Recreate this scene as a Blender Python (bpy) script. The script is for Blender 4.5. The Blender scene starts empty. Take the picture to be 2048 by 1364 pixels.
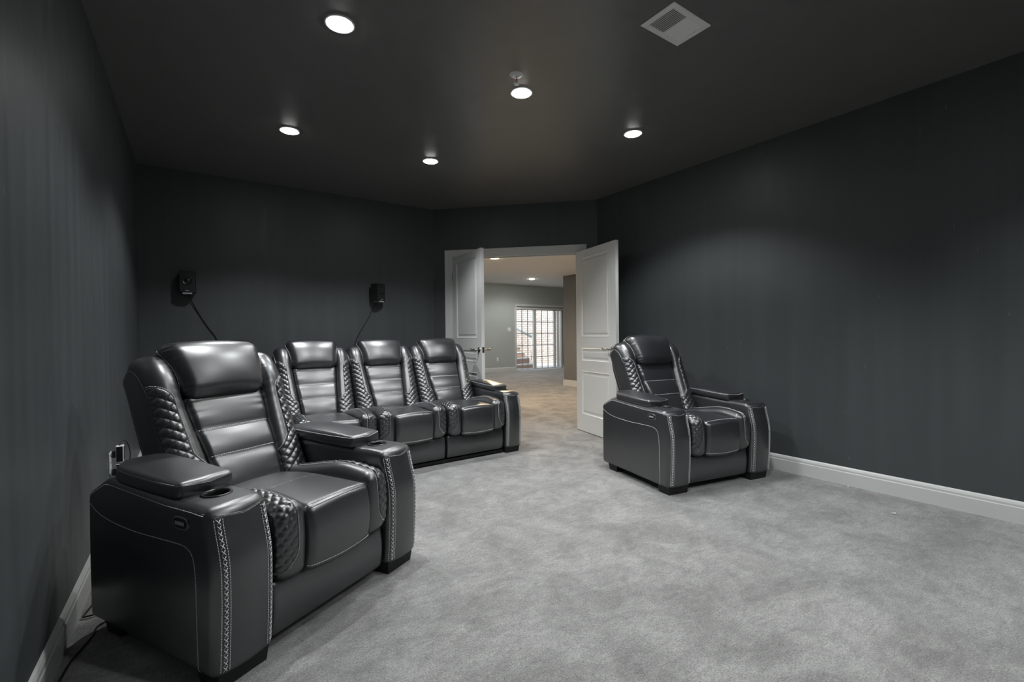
import bpy, bmesh, math, random
from mathutils import Vector, Matrix, noise
from mathutils.bvhtree import BVHTree

C = bpy.context.scene
COL = C.collection
R = math.radians
random.seed(7)

# ------------------------------------------------------------------ camera
CAM_H = 1.0851
yaw, pit, rol = R(34.4363), R(-0.6432), R(-0.5992)
fw = Vector((math.sin(yaw)*math.cos(pit), math.cos(yaw)*math.cos(pit), math.sin(pit)))
r0 = Vector((math.cos(yaw), -math.sin(yaw), 0)); u0 = r0.cross(fw)
rr = r0*math.cos(rol) + u0*math.sin(rol); uu = -r0*math.sin(rol) + u0*math.cos(rol)
cd = bpy.data.cameras.new('camera'); cam = bpy.data.objects.new('camera', cd); COL.objects.link(cam)
cd.sensor_width = 36.0; cd.lens = 925.3051/2048*36.0; cd.clip_start = 0.02; cd.clip_end = 200
m = Matrix((rr, uu, -fw)).transposed().to_4x4(); m.translation = Vector((0, 0, CAM_H))
cam.matrix_world = m
C.camera = cam

# ------------------------------------------------------------------ world, sun, exposure
w = bpy.data.worlds.new('sky'); C.world = w; w.use_nodes = True
bg = w.node_tree.nodes['Background']; bg.inputs[0].default_value = (0.72, 0.84, 1.0, 1); bg.inputs[1].default_value = 2.6
sd = bpy.data.lights.new('sun', 'SUN'); sd.energy = 5.6; sd.angle = R(1.0); sd.color = (1, 0.95, 0.88)
so = bpy.data.objects.new('sun', sd); COL.objects.link(so); so.rotation_euler = (R(50), 0, R(-62)); so.location = (8, 10, 8)
C.view_settings.view_transform = 'Standard'; C.view_settings.look = 'None'
C.view_settings.exposure = 0.0; C.view_settings.gamma = 1.0
C.view_settings.use_curve_mapping = False
CAN_W = 96.0       # watts of a theatre downlight
C.cycles.max_bounces = 8; C.cycles.diffuse_bounces = 5; C.cycles.glossy_bounces = 4
C.cycles.sample_clamp_indirect = 6.0
C.cycles.use_denoising = True

# ------------------------------------------------------------------ materials
def srgb(r, g, b):
    f = lambda c: (c/255/12.92) if c/255 <= 0.04045 else ((c/255+0.055)/1.055)**2.4
    return (f(r), f(g), f(b), 1)
def mat(name, col, rough=0.5, metal=0.0, spec=0.5, ior=1.5, bump=None, var=None, emit=None, coat=0.0):
    """bump=(scale, strength, distance); var=(scale, dark factor)"""
    m = bpy.data.materials.new(name); m.use_nodes = True; nt = m.node_tree; N = nt.nodes; L = nt.links
    b = N['Principled BSDF']; b.inputs['Base Color'].default_value = col
    b.inputs['Roughness'].default_value = rough; b.inputs['Metallic'].default_value = metal
    b.inputs['Specular IOR Level'].default_value = spec
    b.inputs['IOR'].default_value = ior
    if coat: b.inputs['Coat Weight'].default_value = coat; b.inputs['Coat Roughness'].default_value = 0.2
    if emit: b.inputs['Emission Color'].default_value = emit[0]; b.inputs['Emission Strength'].default_value = emit[1]
    tc = N.new('ShaderNodeTexCoord')
    if bump:
        n = N.new('ShaderNodeTexNoise'); n.inputs['Scale'].default_value = bump[0]; n.inputs['Detail'].default_value = 3
        L.new(tc.outputs['Object'], n.inputs['Vector'])
        bp = N.new('ShaderNodeBump'); bp.inputs['Strength'].default_value = bump[1]; bp.inputs['Distance'].default_value = bump[2]
        L.new(n.outputs['Fac'], bp.inputs['Height']); L.new(bp.outputs['Normal'], b.inputs['Normal'])
    if var:
        n = N.new('ShaderNodeTexNoise'); n.inputs['Scale'].default_value = var[0]; n.inputs['Detail'].default_value = 4
        L.new(tc.outputs['Object'], n.inputs['Vector'])
        mr = N.new('ShaderNodeMapRange'); mr.inputs[1].default_value = 0.3; mr.inputs[2].default_value = 0.7
        mr.inputs[3].default_value = var[1]; mr.inputs[4].default_value = 1.0
        L.new(n.outputs['Fac'], mr.inputs[0])
        mx = N.new('ShaderNodeMix'); mx.data_type = 'RGBA'; mx.blend_type = 'MULTIPLY'; mx.inputs[0].default_value = 1.0
        mx.inputs[6].default_value = col; L.new(mr.outputs[0], mx.inputs[7]); L.new(mx.outputs[2], b.inputs['Base Color'])
    return m

def wall_paint(name, col, rough, spec):
    # dark roller-painted drywall: faint vertical roller streaks and a few scuffs
    m = mat(name, col, rough, spec=spec); nt = m.node_tree; N = nt.nodes; L = nt.links; b = N['Principled BSDF']
    tc = N.new('ShaderNodeTexCoord'); mp = N.new('ShaderNodeMapping'); mp.inputs['Scale'].default_value = (9, 9, 0.35)
    L.new(tc.outputs['Object'], mp.inputs['Vector'])
    n = N.new('ShaderNodeTexNoise'); n.inputs['Scale'].default_value = 1.6; n.inputs['Detail'].default_value = 5; L.new(mp.outputs[0], n.inputs['Vector'])
    mr = N.new('ShaderNodeMapRange'); mr.inputs[1].default_value = 0.3; mr.inputs[2].default_value = 0.7; mr.inputs[3].default_value = rough-0.05; mr.inputs[4].default_value = rough+0.05
    L.new(n.outputs['Fac'], mr.inputs[0]); L.new(mr.outputs[0], b.inputs['Roughness'])
    mc = N.new('ShaderNodeMapRange'); mc.inputs[1].default_value = 0.3; mc.inputs[2].default_value = 0.7; mc.inputs[3].default_value = 0.93; mc.inputs[4].default_value = 1.07
    L.new(n.outputs['Fac'], mc.inputs[0])
    mx = N.new('ShaderNodeMix'); mx.data_type = 'RGBA'; mx.blend_type = 'MULTIPLY'; mx.inputs[0].default_value = 1; mx.inputs[6].default_value = col
    L.new(mc.outputs[0], mx.inputs[7])
    # scuffs
    mp2 = N.new('ShaderNodeMapping'); mp2.inputs['Scale'].default_value = (11, 11, 3.2); L.new(tc.outputs['Object'], mp2.inputs['Vector'])
    v = N.new('ShaderNodeTexVoronoi'); v.inputs['Scale'].default_value = 1.0; L.new(mp2.outputs[0], v.inputs['Vector'])
    ms = N.new('ShaderNodeMapRange'); ms.inputs[1].default_value = 0.035; ms.inputs[2].default_value = 0.05; ms.inputs[3].default_value = 0.5; ms.inputs[4].default_value = 0.0
    L.new(v.outputs['Distance'], ms.inputs[0])
    m2 = N.new('ShaderNodeMix'); m2.data_type = 'RGBA'; L.new(ms.outputs[0], m2.inputs[0]); L.new(mx.outputs[2], m2.inputs[6]); m2.inputs[7].default_value = (0.16, 0.17, 0.17, 1)
    L.new(m2.outputs[2], b.inputs['Base Color'])
    return m

def carpet_mat():
    m = bpy.data.materials.new('grey cut pile carpet'); m.use_nodes = True; nt = m.node_tree; N = nt.nodes; L = nt.links
    b = N['Principled BSDF']; b.inputs['Roughness'].default_value = 0.95; b.inputs['Specular IOR Level'].default_value = 0.12
    b.inputs['Sheen Weight'].default_value = 0.25; b.inputs['Sheen Roughness'].default_value = 0.5
    tc = N.new('ShaderNodeTexCoord')
    def nz(scale, det, rough=0.5, dist=0.0, sc=None):
        n = N.new('ShaderNodeTexNoise'); n.inputs['Scale'].default_value = scale; n.inputs['Detail'].default_value = det
        n.inputs['Roughness'].default_value = rough; n.inputs['Distortion'].default_value = dist
        if sc:
            mp = N.new('ShaderNodeMapping'); mp.inputs['Scale'].default_value = sc; mp.inputs['Rotation'].default_value = (0, 0, 0.5)
            L.new(tc.outputs['Object'], mp.inputs[0]); L.new(mp.outputs[0], n.inputs['Vector'])
        else: L.new(tc.outputs['Object'], n.inputs['Vector'])
        return n.outputs['Fac']
    def rng(s, a, b_, c, d):
        r = N.new('ShaderNodeMapRange'); r.inputs[1].default_value = a; r.inputs[2].default_value = b_; r.inputs[3].default_value = c; r.inputs[4].default_value = d
        L.new(s, r.inputs[0]); return r.outputs[0]
    def mul(x, y):
        q = N.new('ShaderNodeMath'); q.operation = 'MULTIPLY'; L.new(x, q.inputs[0]); L.new(y, q.inputs[1]); return q.outputs[0]
    patches = rng(nz(3.4, 8, 0.72, 0.5), 0.38, 0.62, 0.72, 1.14)
    brushed = rng(nz(12.0, 6, 0.68, 0.8, (1.0, 2.4, 1.0)), 0.36, 0.64, 0.84, 1.10)
    fibre = rng(nz(190, 3, 0.75), 0.32, 0.68, 0.52, 1.42)
    f = mul(mul(patches, brushed), mul(fibre, rng(nz(75, 4, 0.7), 0.35, 0.65, 0.84, 1.12)))
    mx = N.new('ShaderNodeMix'); mx.data_type = 'RGBA'; mx.blend_type = 'MULTIPLY'; mx.inputs[0].default_value = 1
    mx.inputs[6].default_value = (0.325, 0.323, 0.318, 1); L.new(f, mx.inputs[7]); L.new(mx.outputs[2], b.inputs['Base Color'])
    bp = N.new('ShaderNodeBump'); bp.inputs['Strength'].default_value = 0.7; bp.inputs['Distance'].default_value = 0.006
    add = N.new('ShaderNodeMath'); add.operation = 'ADD'; L.new(nz(190, 4, 0.75), add.inputs[0]); L.new(nz(14, 4, 0.6, 0.8), add.inputs[1])
    L.new(add.outputs[0], bp.inputs['Height']); L.new(bp.outputs['Normal'], b.inputs['Normal'])
    return m

def brick_mat():
    m = mat('pale red brick', (0.5, 0.36, 0.3, 1), 0.9); nt = m.node_tree; N = nt.nodes; L = nt.links; b = N['Principled BSDF']
    tc = N.new('ShaderNodeTexCoord'); mp = N.new('ShaderNodeMapping'); mp.inputs['Rotation'].default_value = (R(90), 0, 0)
    L.new(tc.outputs['Object'], mp.inputs[0])
    t = N.new('ShaderNodeTexBrick'); t.inputs['Scale'].default_value = 1.0
    t.inputs['Brick Width'].default_value = 0.22; t.inputs['Row Height'].default_value = 0.085; t.inputs['Mortar Size'].default_value = 0.008
    t.inputs['Color1'].default_value = (0.66, 0.52, 0.45, 1); t.inputs['Color2'].default_value = (0.78, 0.68, 0.62, 1); t.inputs['Mortar'].default_value = (0.3, 0.25, 0.22, 1)
    L.new(mp.outputs[0], t.inputs['Vector']); L.new(t.outputs['Color'], b.inputs['Base Color'])
    return m

M = {}
M['wall'] = wall_paint('charcoal wall paint', (0.064, 0.0725, 0.076, 1), 0.46, 0.45)
M['ceil'] = wall_paint('charcoal ceiling paint', (0.14, 0.138, 0.133, 1), 0.33, 0.9)
M['carpet'] = carpet_mat()
M['trim'] = mat('white satin trim paint', (0.60, 0.615, 0.60, 1), 0.35, bump=(40, 0.05, 0.002))
M['door'] = mat('white door paint', (0.74, 0.745, 0.73, 1), 0.38, bump=(60, 0.05, 0.002))
M['leather'] = mat('black leather', (0.014, 0.0162, 0.0195, 1), 0.37, ior=2.15, bump=(300, 0.12, 0.0012), var=(6, 0.8))
M['leather_back'] = mat('black vinyl backing', (0.014, 0.014, 0.015, 1), 0.55, bump=(200, 0.1, 0.001))
M['thread'] = mat('light grey thread', (0.80, 0.82, 0.83, 1), 0.6, bump=(900, 0.1, 0.0005))
M['plastic'] = mat('black plastic', (0.012, 0.012, 0.013, 1), 0.3, bump=(300, 0.05, 0.0005))
M['matte_black'] = mat('matte black plastic', (0.010, 0.010, 0.011, 1), 0.6, bump=(250, 0.1, 0.0005))
M['nickel'] = mat('satin nickel', (0.42, 0.41, 0.38, 1), 0.3, 1.0, bump=(500, 0.02, 0.0002))
M['chrome'] = mat('brushed silver', (0.55, 0.56, 0.58, 1), 0.25, 1.0, bump=(500, 0.02, 0.0002))
M['white'] = mat('white enamel', (0.86, 0.86, 0.84, 1), 0.4, bump=(80, 0.03, 0.001))
M['white_plate'] = mat('white plastic plate', (0.7, 0.71, 0.71, 1), 0.35, bump=(80, 0.03, 0.001))
M['lens'] = mat('glowing lamp lens', (0.9, 0.9, 0.9, 1), 0.4, emit=((1, 1, 0.98, 1), 60.0), bump=(80, 0.01, 0.001))
M['lens_warm'] = mat('glowing warm lamp lens', (0.9, 0.8, 0.7, 1), 0.4, emit=((1, 0.80, 0.58, 1), 330.0), bump=(80, 0.01, 0.001))
M['lens_pale'] = mat('glowing pale lamp lens', (0.9, 0.9, 0.88, 1), 0.4, emit=((1, 0.97, 0.92, 1), 320.0), bump=(80, 0.01, 0.001))
M['vent_back'] = mat('grey duct shadow', (0.16, 0.16, 0.155, 1), 0.7, bump=(80, 0.01, 0.001))
M['red'] = mat('red glass bulb', (0.5, 0.02, 0.015, 1), 0.15, bump=(80, 0.01, 0.001))
M['outer_wall'] = mat('pale grey wall paint', (0.43, 0.455, 0.44, 1), 0.6, bump=(120, 0.08, 0.001), var=(2, 0.97))
M['outer_ceil'] = mat('white ceiling paint', (0.84, 0.82, 0.79, 1), 0.7, bump=(120, 0.08, 0.001), var=(2, 0.97))
M['column'] = mat('dark grey wall paint', (0.17, 0.17, 0.165, 1), 0.6, bump=(120, 0.08, 0.001), var=(2, 0.95))
M['brick'] = brick_mat()
M['step_brick'] = mat('reddish brick face', (0.42, 0.27, 0.21, 1), 0.9, bump=(60, 0.2, 0.002), var=(9, 0.85))
M['concrete'] = mat('pale concrete', (0.62, 0.60, 0.57, 1), 0.9, bump=(30, 0.2, 0.003), var=(5, 0.85))
M['muntin'] = mat('grey window bars', (0.20, 0.20, 0.21, 1), 0.5, bump=(80, 0.03, 0.001))
M['blind'] = mat('white vinyl blind', (0.66, 0.67, 0.66, 1), 0.5, bump=(80, 0.03, 0.001))
M['paper'] = mat('white paper', (0.75, 0.75, 0.74, 1), 0.8, bump=(80, 0.1, 0.001))
M['grey_print'] = mat('grey lettering', (0.4, 0.41, 0.42, 1), 0.4, bump=(80, 0.01, 0.001))
g = bpy.data.materials.new('clear window glass'); g.use_nodes = True
gn = g.node_tree; gb = gn.nodes['Principled BSDF']; gn.nodes.remove(gb)
gt = gn.nodes.new('ShaderNodeBsdfTransparent'); gg = gn.nodes.new('ShaderNodeBsdfGlossy'); gg.inputs['Roughness'].default_value = 0.02
gx = gn.nodes.new('ShaderNodeMixShader'); gx.inputs[0].default_value = 0.06
gt.inputs[0].default_value = (0.95, 0.97, 0.96, 1)
gn.links.new(gt.outputs[0], gx.inputs[1]); gn.links.new(gg.outputs[0], gx.inputs[2]); gn.links.new(gx.outputs[0], gn.nodes['Material Output'].inputs[0])
M['glass'] = g

# ------------------------------------------------------------------ helpers
class MB:
    """a mesh in the making: vertices, faces and a material slot per face"""
    def __init__(s): s.v = []; s.f = []; s.m = []; s.sm = []
    def add(s, vs, fs, mi=0, smooth=False):
        o = len(s.v); s.v += [tuple(p) for p in vs]
        for f in fs: s.f.append(tuple(i+o for i in f)); s.m.append(mi); s.sm.append(smooth)
        return s
    def box(s, x0, y0, z0, x1, y1, z1, mi=0, T=None):
        P = [Vector(p) for p in ((x0,y0,z0),(x1,y0,z0),(x1,y1,z0),(x0,y1,z0),(x0,y0,z1),(x1,y0,z1),(x1,y1,z1),(x0,y1,z1))]
        if T: P = [T @ p for p in P]
        return s.add(P, [(0,3,2,1),(4,5,6,7),(0,1,5,4),(1,2,6,5),(2,3,7,6),(3,0,4,7)], mi)
    def prism(s, poly, z0, z1, mi=0, T=None, smooth=False):
        n = len(poly); P = [Vector((x, y, z0)) for x, y in poly]+[Vector((x, y, z1)) for x, y in poly]
        if T: P = [T @ p for p in P]
        s.add(P, [tuple(reversed(range(n))), tuple(range(n, 2*n))], mi)
        return s.add(P, [(i, (i+1) % n, n+(i+1) % n, n+i) for i in range(n)], mi, smooth)
    def lathe(s, prof, n=32, mi=0, T=None, smooth=True, cap=False):
        P = []; F = []
        for k in range(n):
            a = 2*math.pi*k/n
            for r_, z in prof: P.append(Vector((r_*math.cos(a), r_*math.sin(a), z)))
        q = len(prof)
        for k in range(n):
            for j in range(q-1):
                a, b = k*q+j, ((k+1) % n)*q+j
                F.append((a, b, b+1, a+1))
        if T: P = [T @ p for p in P]
        return s.add(P, F, mi, smooth)
    def tube(s, pts, r, n=6, mi=0, smooth=True, closed=False):
        pts = [Vector(p) for p in pts]; P = []; F = []; up = Vector((0, 0, 1)); N = len(pts)
        rad = r if isinstance(r, (list, tuple)) else [r]*N
        prev = None
        for i, p in enumerate(pts):
            a = pts[max(i-1, 0)]; b = pts[min(i+1, N-1)]; d = (b-a)
            if d.length < 1e-9: d = Vector((0, 0, 1))
            d.normalize()
            x = (prev - d*prev.dot(d)) if prev else (up.cross(d) if abs(d.z) < 0.95 else Vector((1, 0, 0)).cross(d))
            if x.length < 1e-6: x = Vector((1, 0, 0)).cross(d)
            x.normalize(); prev = x; y = d.cross(x)
            for k in range(n):
                t = 2*math.pi*k/n; P.append(p + (x*math.cos(t)+y*math.sin(t))*rad[i])
        for i in range(N-1):
            for k in range(n):
                F.append((i*n+k, i*n+(k+1) % n, (i+1)*n+(k+1) % n, (i+1)*n+k))
        F.append(tuple(reversed(range(n)))); F.append(tuple(range((N-1)*n, N*n)))
        return s.add(P, F, mi, smooth)
    def mesh(s, name, mats):
        me = bpy.data.meshes.new(name); me.from_pydata(s.v, [], s.f); me.update()
        for m_ in mats: me.materials.append(m_)
        me.polygons.foreach_set('material_index', s.m); me.polygons.foreach_set('use_smooth', s.sm)
        bm = bmesh.new(); bm.from_mesh(me); bmesh.ops.recalc_face_normals(bm, faces=bm.faces); bm.to_mesh(me); bm.free()
        me.update(); return me
    def obj(s, name, mats, parent=None, loc=(0, 0, 0), rz=0.0):
        if not isinstance(mats, (list, tuple)): mats = [mats]
        o = bpy.data.objects.new(name, s.mesh(name, mats)); COL.objects.link(o)
        o.location = loc; o.rotation_euler = (0, 0, rz); o.parent = parent
        return o

def bevel(o, wd, seg=2):
    b = o.modifiers.new('bevel', 'BEVEL'); b.width = wd; b.segments = seg; b.limit_method = 'ANGLE'; b.angle_limit = R(40)
    return o
def empty(name, loc=(0, 0, 0), rz=0.0):
    o = bpy.data.objects.new(name, None); COL.objects.link(o); o.location = loc; o.rotation_euler = (0, 0, rz); o.empty_display_size = 0.1; return o
def tag(o, label, cat, group=None, kind=None):
    o['label'] = label; o['category'] = cat
    if group: o['group'] = group
    if kind: o['kind'] = kind
    return o
def struct(o, label=None):
    o['kind'] = 'structure'
    if label: o['label'] = label
    return o
def copy_tree(o, parent=None):
    c = o.copy(); COL.objects.link(c); c.parent = parent
    for ch in list(o.children): copy_tree(ch, c)
    return c

def sstep(a, b, x):
    t = min(1, max(0, (x-a)/(b-a))); return t*t*(3-2*t)

def rbox(sx, sy, sz, r, res, warp):
    """closed rounded box [0,sx]x[0,sy]x[0,sz]; every vertex goes through warp(x,y,z)"""
    dim = (sx, sy, sz); n = [max(2, int(round(d/res))) for d in dim]
    idx = {}; V = []; F = []
    def coord(k, i):          # denser towards the rims, so the rounding is smooth
        t = i/n[k]; t = t + 0.09*math.sin(2*math.pi*t)*-1
        return t*dim[k]
    def vid(i, j, k):
        key = (i, j, k)
        if key not in idx:
            p = [coord(0, i), coord(1, j), coord(2, k)]
            rad = [min(r, d/2*0.98) for d in dim]
            c = [min(max(p[a], rad[a]), dim[a]-rad[a]) for a in range(3)]
            d = Vector([(p[a]-c[a])/rad[a] for a in range(3)])
            if d.length > 1e-9:
                # cube -> sphere keeps even spacing
                x, y, z = d
                d = Vector((x*math.sqrt(max(0, 1-y*y/2-z*z/2+y*y*z*z/3)), y*math.sqrt(max(0, 1-z*z/2-x*x/2+z*z*x*x/3)), z*math.sqrt(max(0, 1-x*x/2-y*y/2+x*x*y*y/3))))
            q = [c[a]+d[a]*rad[a] for a in range(3)]
            idx[key] = len(V); V.append(warp(*q))
        return idx[key]
    A, B, D = n
    for i in range(A):
        for j in range(B):
            F.append((vid(i,j,0), vid(i,j+1,0), vid(i+1,j+1,0), vid(i+1,j,0))); F.append((vid(i,j,D), vid(i+1,j,D), vid(i+1,j+1,D), vid(i,j+1,D)))
    for i in range(A):
        for k in range(D):
            F.append((vid(i,0,k), vid(i+1,0,k), vid(i+1,0,k+1), vid(i,0,k+1))); F.append((vid(i,B,k), vid(i,B,k+1), vid(i+1,B,k+1), vid(i+1,B,k)))
    for j in range(B):
        for k in range(D):
            F.append((vid(0,j,k), vid(0,j,k+1), vid(0,j+1,k+1), vid(0,j+1,k))); F.append((vid(A,j,k), vid(A,j+1,k), vid(A,j+1,k+1), vid(A,j,k+1)))
    return V, F

class Skin:
    """ray-casts helper polylines onto a finished shape"""
    def __init__(s, V, F): s.b = BVHTree.FromPolygons([Vector(v) for v in V], F)
    def hit(s, p, d, off=0.0):
        d = Vector(d).normalized(); p = Vector(p)
        h = s.b.ray_cast(p - d*0.6, d, 1.5)
        if h[0] is None:
            h = s.b.find_nearest(p)
            if h[0] is None: return None, None
        nrm = h[1]
        if nrm.dot(d) > 0: nrm = -nrm
        return h[0] + nrm*off, nrm
    def near(s, p, off=0.0):
        h = s.b.find_nearest(Vector(p)); return h[0]+h[1]*off, h[1]

def resample(pts, step):
    pts = [Vector(p) for p in pts]; L = [0]
    for a, b in zip(pts, pts[1:]): L.append(L[-1]+(b-a).length)
    n = max(2, int(L[-1]/step)); out = []; j = 0
    for i in range(n+1):
        s_ = L[-1]*i/n
        while j < len(L)-2 and L[j+1] < s_: j += 1
        t = (s_-L[j])/max(1e-9, L[j+1]-L[j]); out.append(pts[j].lerp(pts[j+1], min(1, t)))
    return out
def smooth_line(pts, it=3):
    pts = [Vector(p) for p in pts]
    for _ in range(it):
        q = [pts[0]]
        for a, b in zip(pts, pts[1:]): q += [a.lerp(b, 0.25), a.lerp(b, 0.75)]
        q.append(pts[-1]); pts = q
    return pts
def stitch(mb, sk, pts, d, step=0.0085, r=0.0011, mi=1, off=0.0007):
    """a row of thread dashes along pts, dropped onto the skin along d (d=None: nearest point)"""
    P = resample(pts, step); H = []
    for p in P:
        h, n = sk.hit(p, d, off) if d is not None else sk.near(p, off)
        H.append(h)
    for a, b in zip(H, H[1:]):
        if a is None or b is None or (b-a).length > step*3: continue
        q = a.lerp(b, 0.72); mb.tube([a, q], r, 4, mi)
def seam(mb, sk, pts, d, r=0.0014, mi=0, off=-0.0002):
    P = resample(pts, 0.012); H = [sk.hit(p, d, off)[0] if d is not None else sk.near(p, off)[0] for p in P]
    mb.tube(H, r, 5, mi)

def quilt(mb, sk, region, origin, ex, ey, d, a=0.036, b=0.030, amp=0.0055, res=0.0033, skew=0.0):
    """diamond quilting on the part of the skin whose (s,t) lies inside region(t)->(s0,s1); ex,ey span the plane looked along d"""
    t0, t1, fn = region; nt = int((t1-t0)/res); V = []; F = []
    ns = None
    wmax = max(abs(fn(t0+(t1-t0)*i/20)[1]-fn(t0+(t1-t0)*i/20)[0]) for i in range(21)); ns = max(4, int(wmax/res))
    ok = []
    for j in range(nt+1):
        t = t0+(t1-t0)*j/nt; s0, s1 = fn(t)
        for i in range(ns+1):
            s_ = s0+(s1-s0)*i/ns
            p = origin + ex*s_ + ey*t
            h, n = sk.hit(p, d)
            u_ = s_/a + t/b*0.5 + skew*s_; v_ = s_/a - t/b*0.5 + skew*s_
            g_ = min(abs(math.sin(math.pi*u_)), 1)*min(abs(math.sin(math.pi*v_)), 1)
            edge = min(i, ns-i, j, nt-j)/3.0
            hgt = 0.0008 + amp*(g_**0.45)
            if edge < 1: hgt = -0.004*(1-edge) + hgt*edge
            V.append(h + n*hgt)
    for j in range(nt):
        for i in range(ns):
            k = j*(ns+1)+i; F.append((k, k+1, k+ns+2, k+ns+1))
    mb.add(V, F, 0, True)

# ------------------------------------------------------------------ room shell
H = 2.6304; XL = -0.4014; XR = 3.8083; YB = 5.1994; DX = 2.4188; YR = YB-(XR-DX); YF = -1.3
T2 = math.sqrt(0.5)
# the theatre room and the basement beyond share one carpet
fl = MB(); fl.box(-0.6, YF-0.15, -0.08, 12.2, 11.72, 0.0); struct(fl.obj('floor', M['carpet']), 'grey cut pile carpet')
mb = MB(); mb.prism([(XL-0.1, YF-0.1), (XR+0.1, YF-0.1), (XR+0.1, YR+0.06), (DX+0.06, YB+0.1), (XL-0.1, YB+0.1)], H, H+0.06)
struct(mb.obj('ceiling', M['ceil']), 'charcoal painted ceiling')
struct(MB().box(XL-0.1, YF-0.1, 0, XL, YB+0.1, H).obj('wall_left', M['wall']))
struct(MB().box(XL-0.0, YB, 0, DX, YB+0.1, H).obj('wall_back', M['wall']))
struct(MB().box(XR, YF-0.1, 0, XR+0.1, YR, H).obj('wall_right', M['wall']))
struct(MB().box(XL, YF-0.1, 0, XR, YF, H).obj('wall_front', M['wall']))
# diagonal wall with the double doorway; local x runs along the wall, local y points out of the room
TD = Matrix.Translation((DX, YB, 0)) @ Matrix.Rotation(R(-45), 4, 'Z')
LD = (XR-DX)/T2; S0, S1, ZT = 0.227, 1.763, 2.045
mb = MB(); W = 0.10
mb.box(0.0, 0, 0, S0, W, H, T=TD); mb.box(S1, 0, 0, LD, W, H, T=TD); mb.box(S0, 0, ZT, S1, W, H, T=TD)
struct(mb.obj('wall_diagonal', M['wall']))
# baseboards: board plus moulded cap
def board_profile(): return [(0, 0), (0.014, 0), (0.014, 0.088), (0.011, 0.094), (0.011, 0.106), (0.006, 0.118), (0, 0.126)]
def baseboard(name, p0, p1, mat_=M['trim'], hs=1.0, label='white painted baseboard'):
    p0 = Vector((*p0, 0)); p1 = Vector((*p1, 0)); d = (p1-p0); L = d.length; d.normalize(); n = Vector((-d.y, d.x, 0))
    prof = board_profile(); P = []
    for e in (p0, p1):
        for a, z in prof: P.append(e + n*a + Vector((0, 0, z*hs)))
    k = len(prof); F = [(i, (i+1) % k, k+(i+1) % k, k+i) for i in range(k)]+[tuple(range(k)), tuple(reversed(range(k, 2*k)))]
    return struct(MB().add(P, F).obj(name, mat_), label)
baseboard('baseboard_left', (XL, YB), (XL, YF))
baseboard('baseboard_back', (DX, YB), (XL, YB))
baseboard('baseboard_right', (XR, YF), (XR, YR))
def dpt(s_, o=0.0): p = TD @ Vector((s_, o, 0)); return (p.x, p.y)
baseboard('baseboard_diagonal_left', dpt(S0-0.08), dpt(0)); baseboard('baseboard_diagonal_right', dpt(LD), dpt(S1+0.08))
# door casing: stepped moulding on the room side, plus jambs and the stop
mb = MB(); cw = 0.08
def casing(mb, a0, a1, top):   # nested steps give the profile
    for (i0, th) in ((0.0, 0.010), (0.012, 0.018), (0.030, 0.014), (0.058, 0.011)):
        pass
steps = ((0.0, 0.016, 0.020), (0.016, 0.034, 0.015), (0.034, 0.062, 0.012), (0.062, 0.080, 0.009))   # from the outer rim inwards
for a, b, th in steps:
    zo, zi = ZT+cw-a, ZT+cw-b; xo0, xi0 = S0-cw+a, S0-cw+b; xo1, xi1 = S1+cw-a, S1+cw-b
    mb.box(xo0, -th, 0, xi0, 0, zo, T=TD); mb.box(xi1, -th, 0, xo1, 0, zo, T=TD); mb.box(xi0, -th, zi, xi1, 0, zo, T=TD)
struct(mb.obj('trim_1', M['trim']), 'white moulded casing around the double doorway')
mb = MB(); mb.box(S0, 0.0, 0, S0+0.012, W, ZT, T=TD); mb.box(S1-0.012, 0.0, 0, S1, W, ZT, T=TD); mb.box(S0+0.012, 0.0, ZT-0.012, S1-0.012, W, ZT, T=TD)
mb.box(S0+0.012, 0.045, 0, S0+0.022, 0.08, ZT-0.012, T=TD); mb.box(S1-0.022, 0.045, 0, S1-0.012, 0.08, ZT-0.012, T=TD); mb.box(S0+0.022, 0.045, ZT-0.024, S1-0.022, 0.08, ZT-0.012, T=TD)
mb.box(0.90, 0.02, ZT-0.016, 0.95, 0.04, ZT-0.011, T=TD); mb.box(1.04, 0.02, ZT-0.016, 1.09, 0.04, ZT-0.011, T=TD)
struct(mb.obj('trim_2', M['trim']), 'white door jamb and stop of the double doorway')

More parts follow.
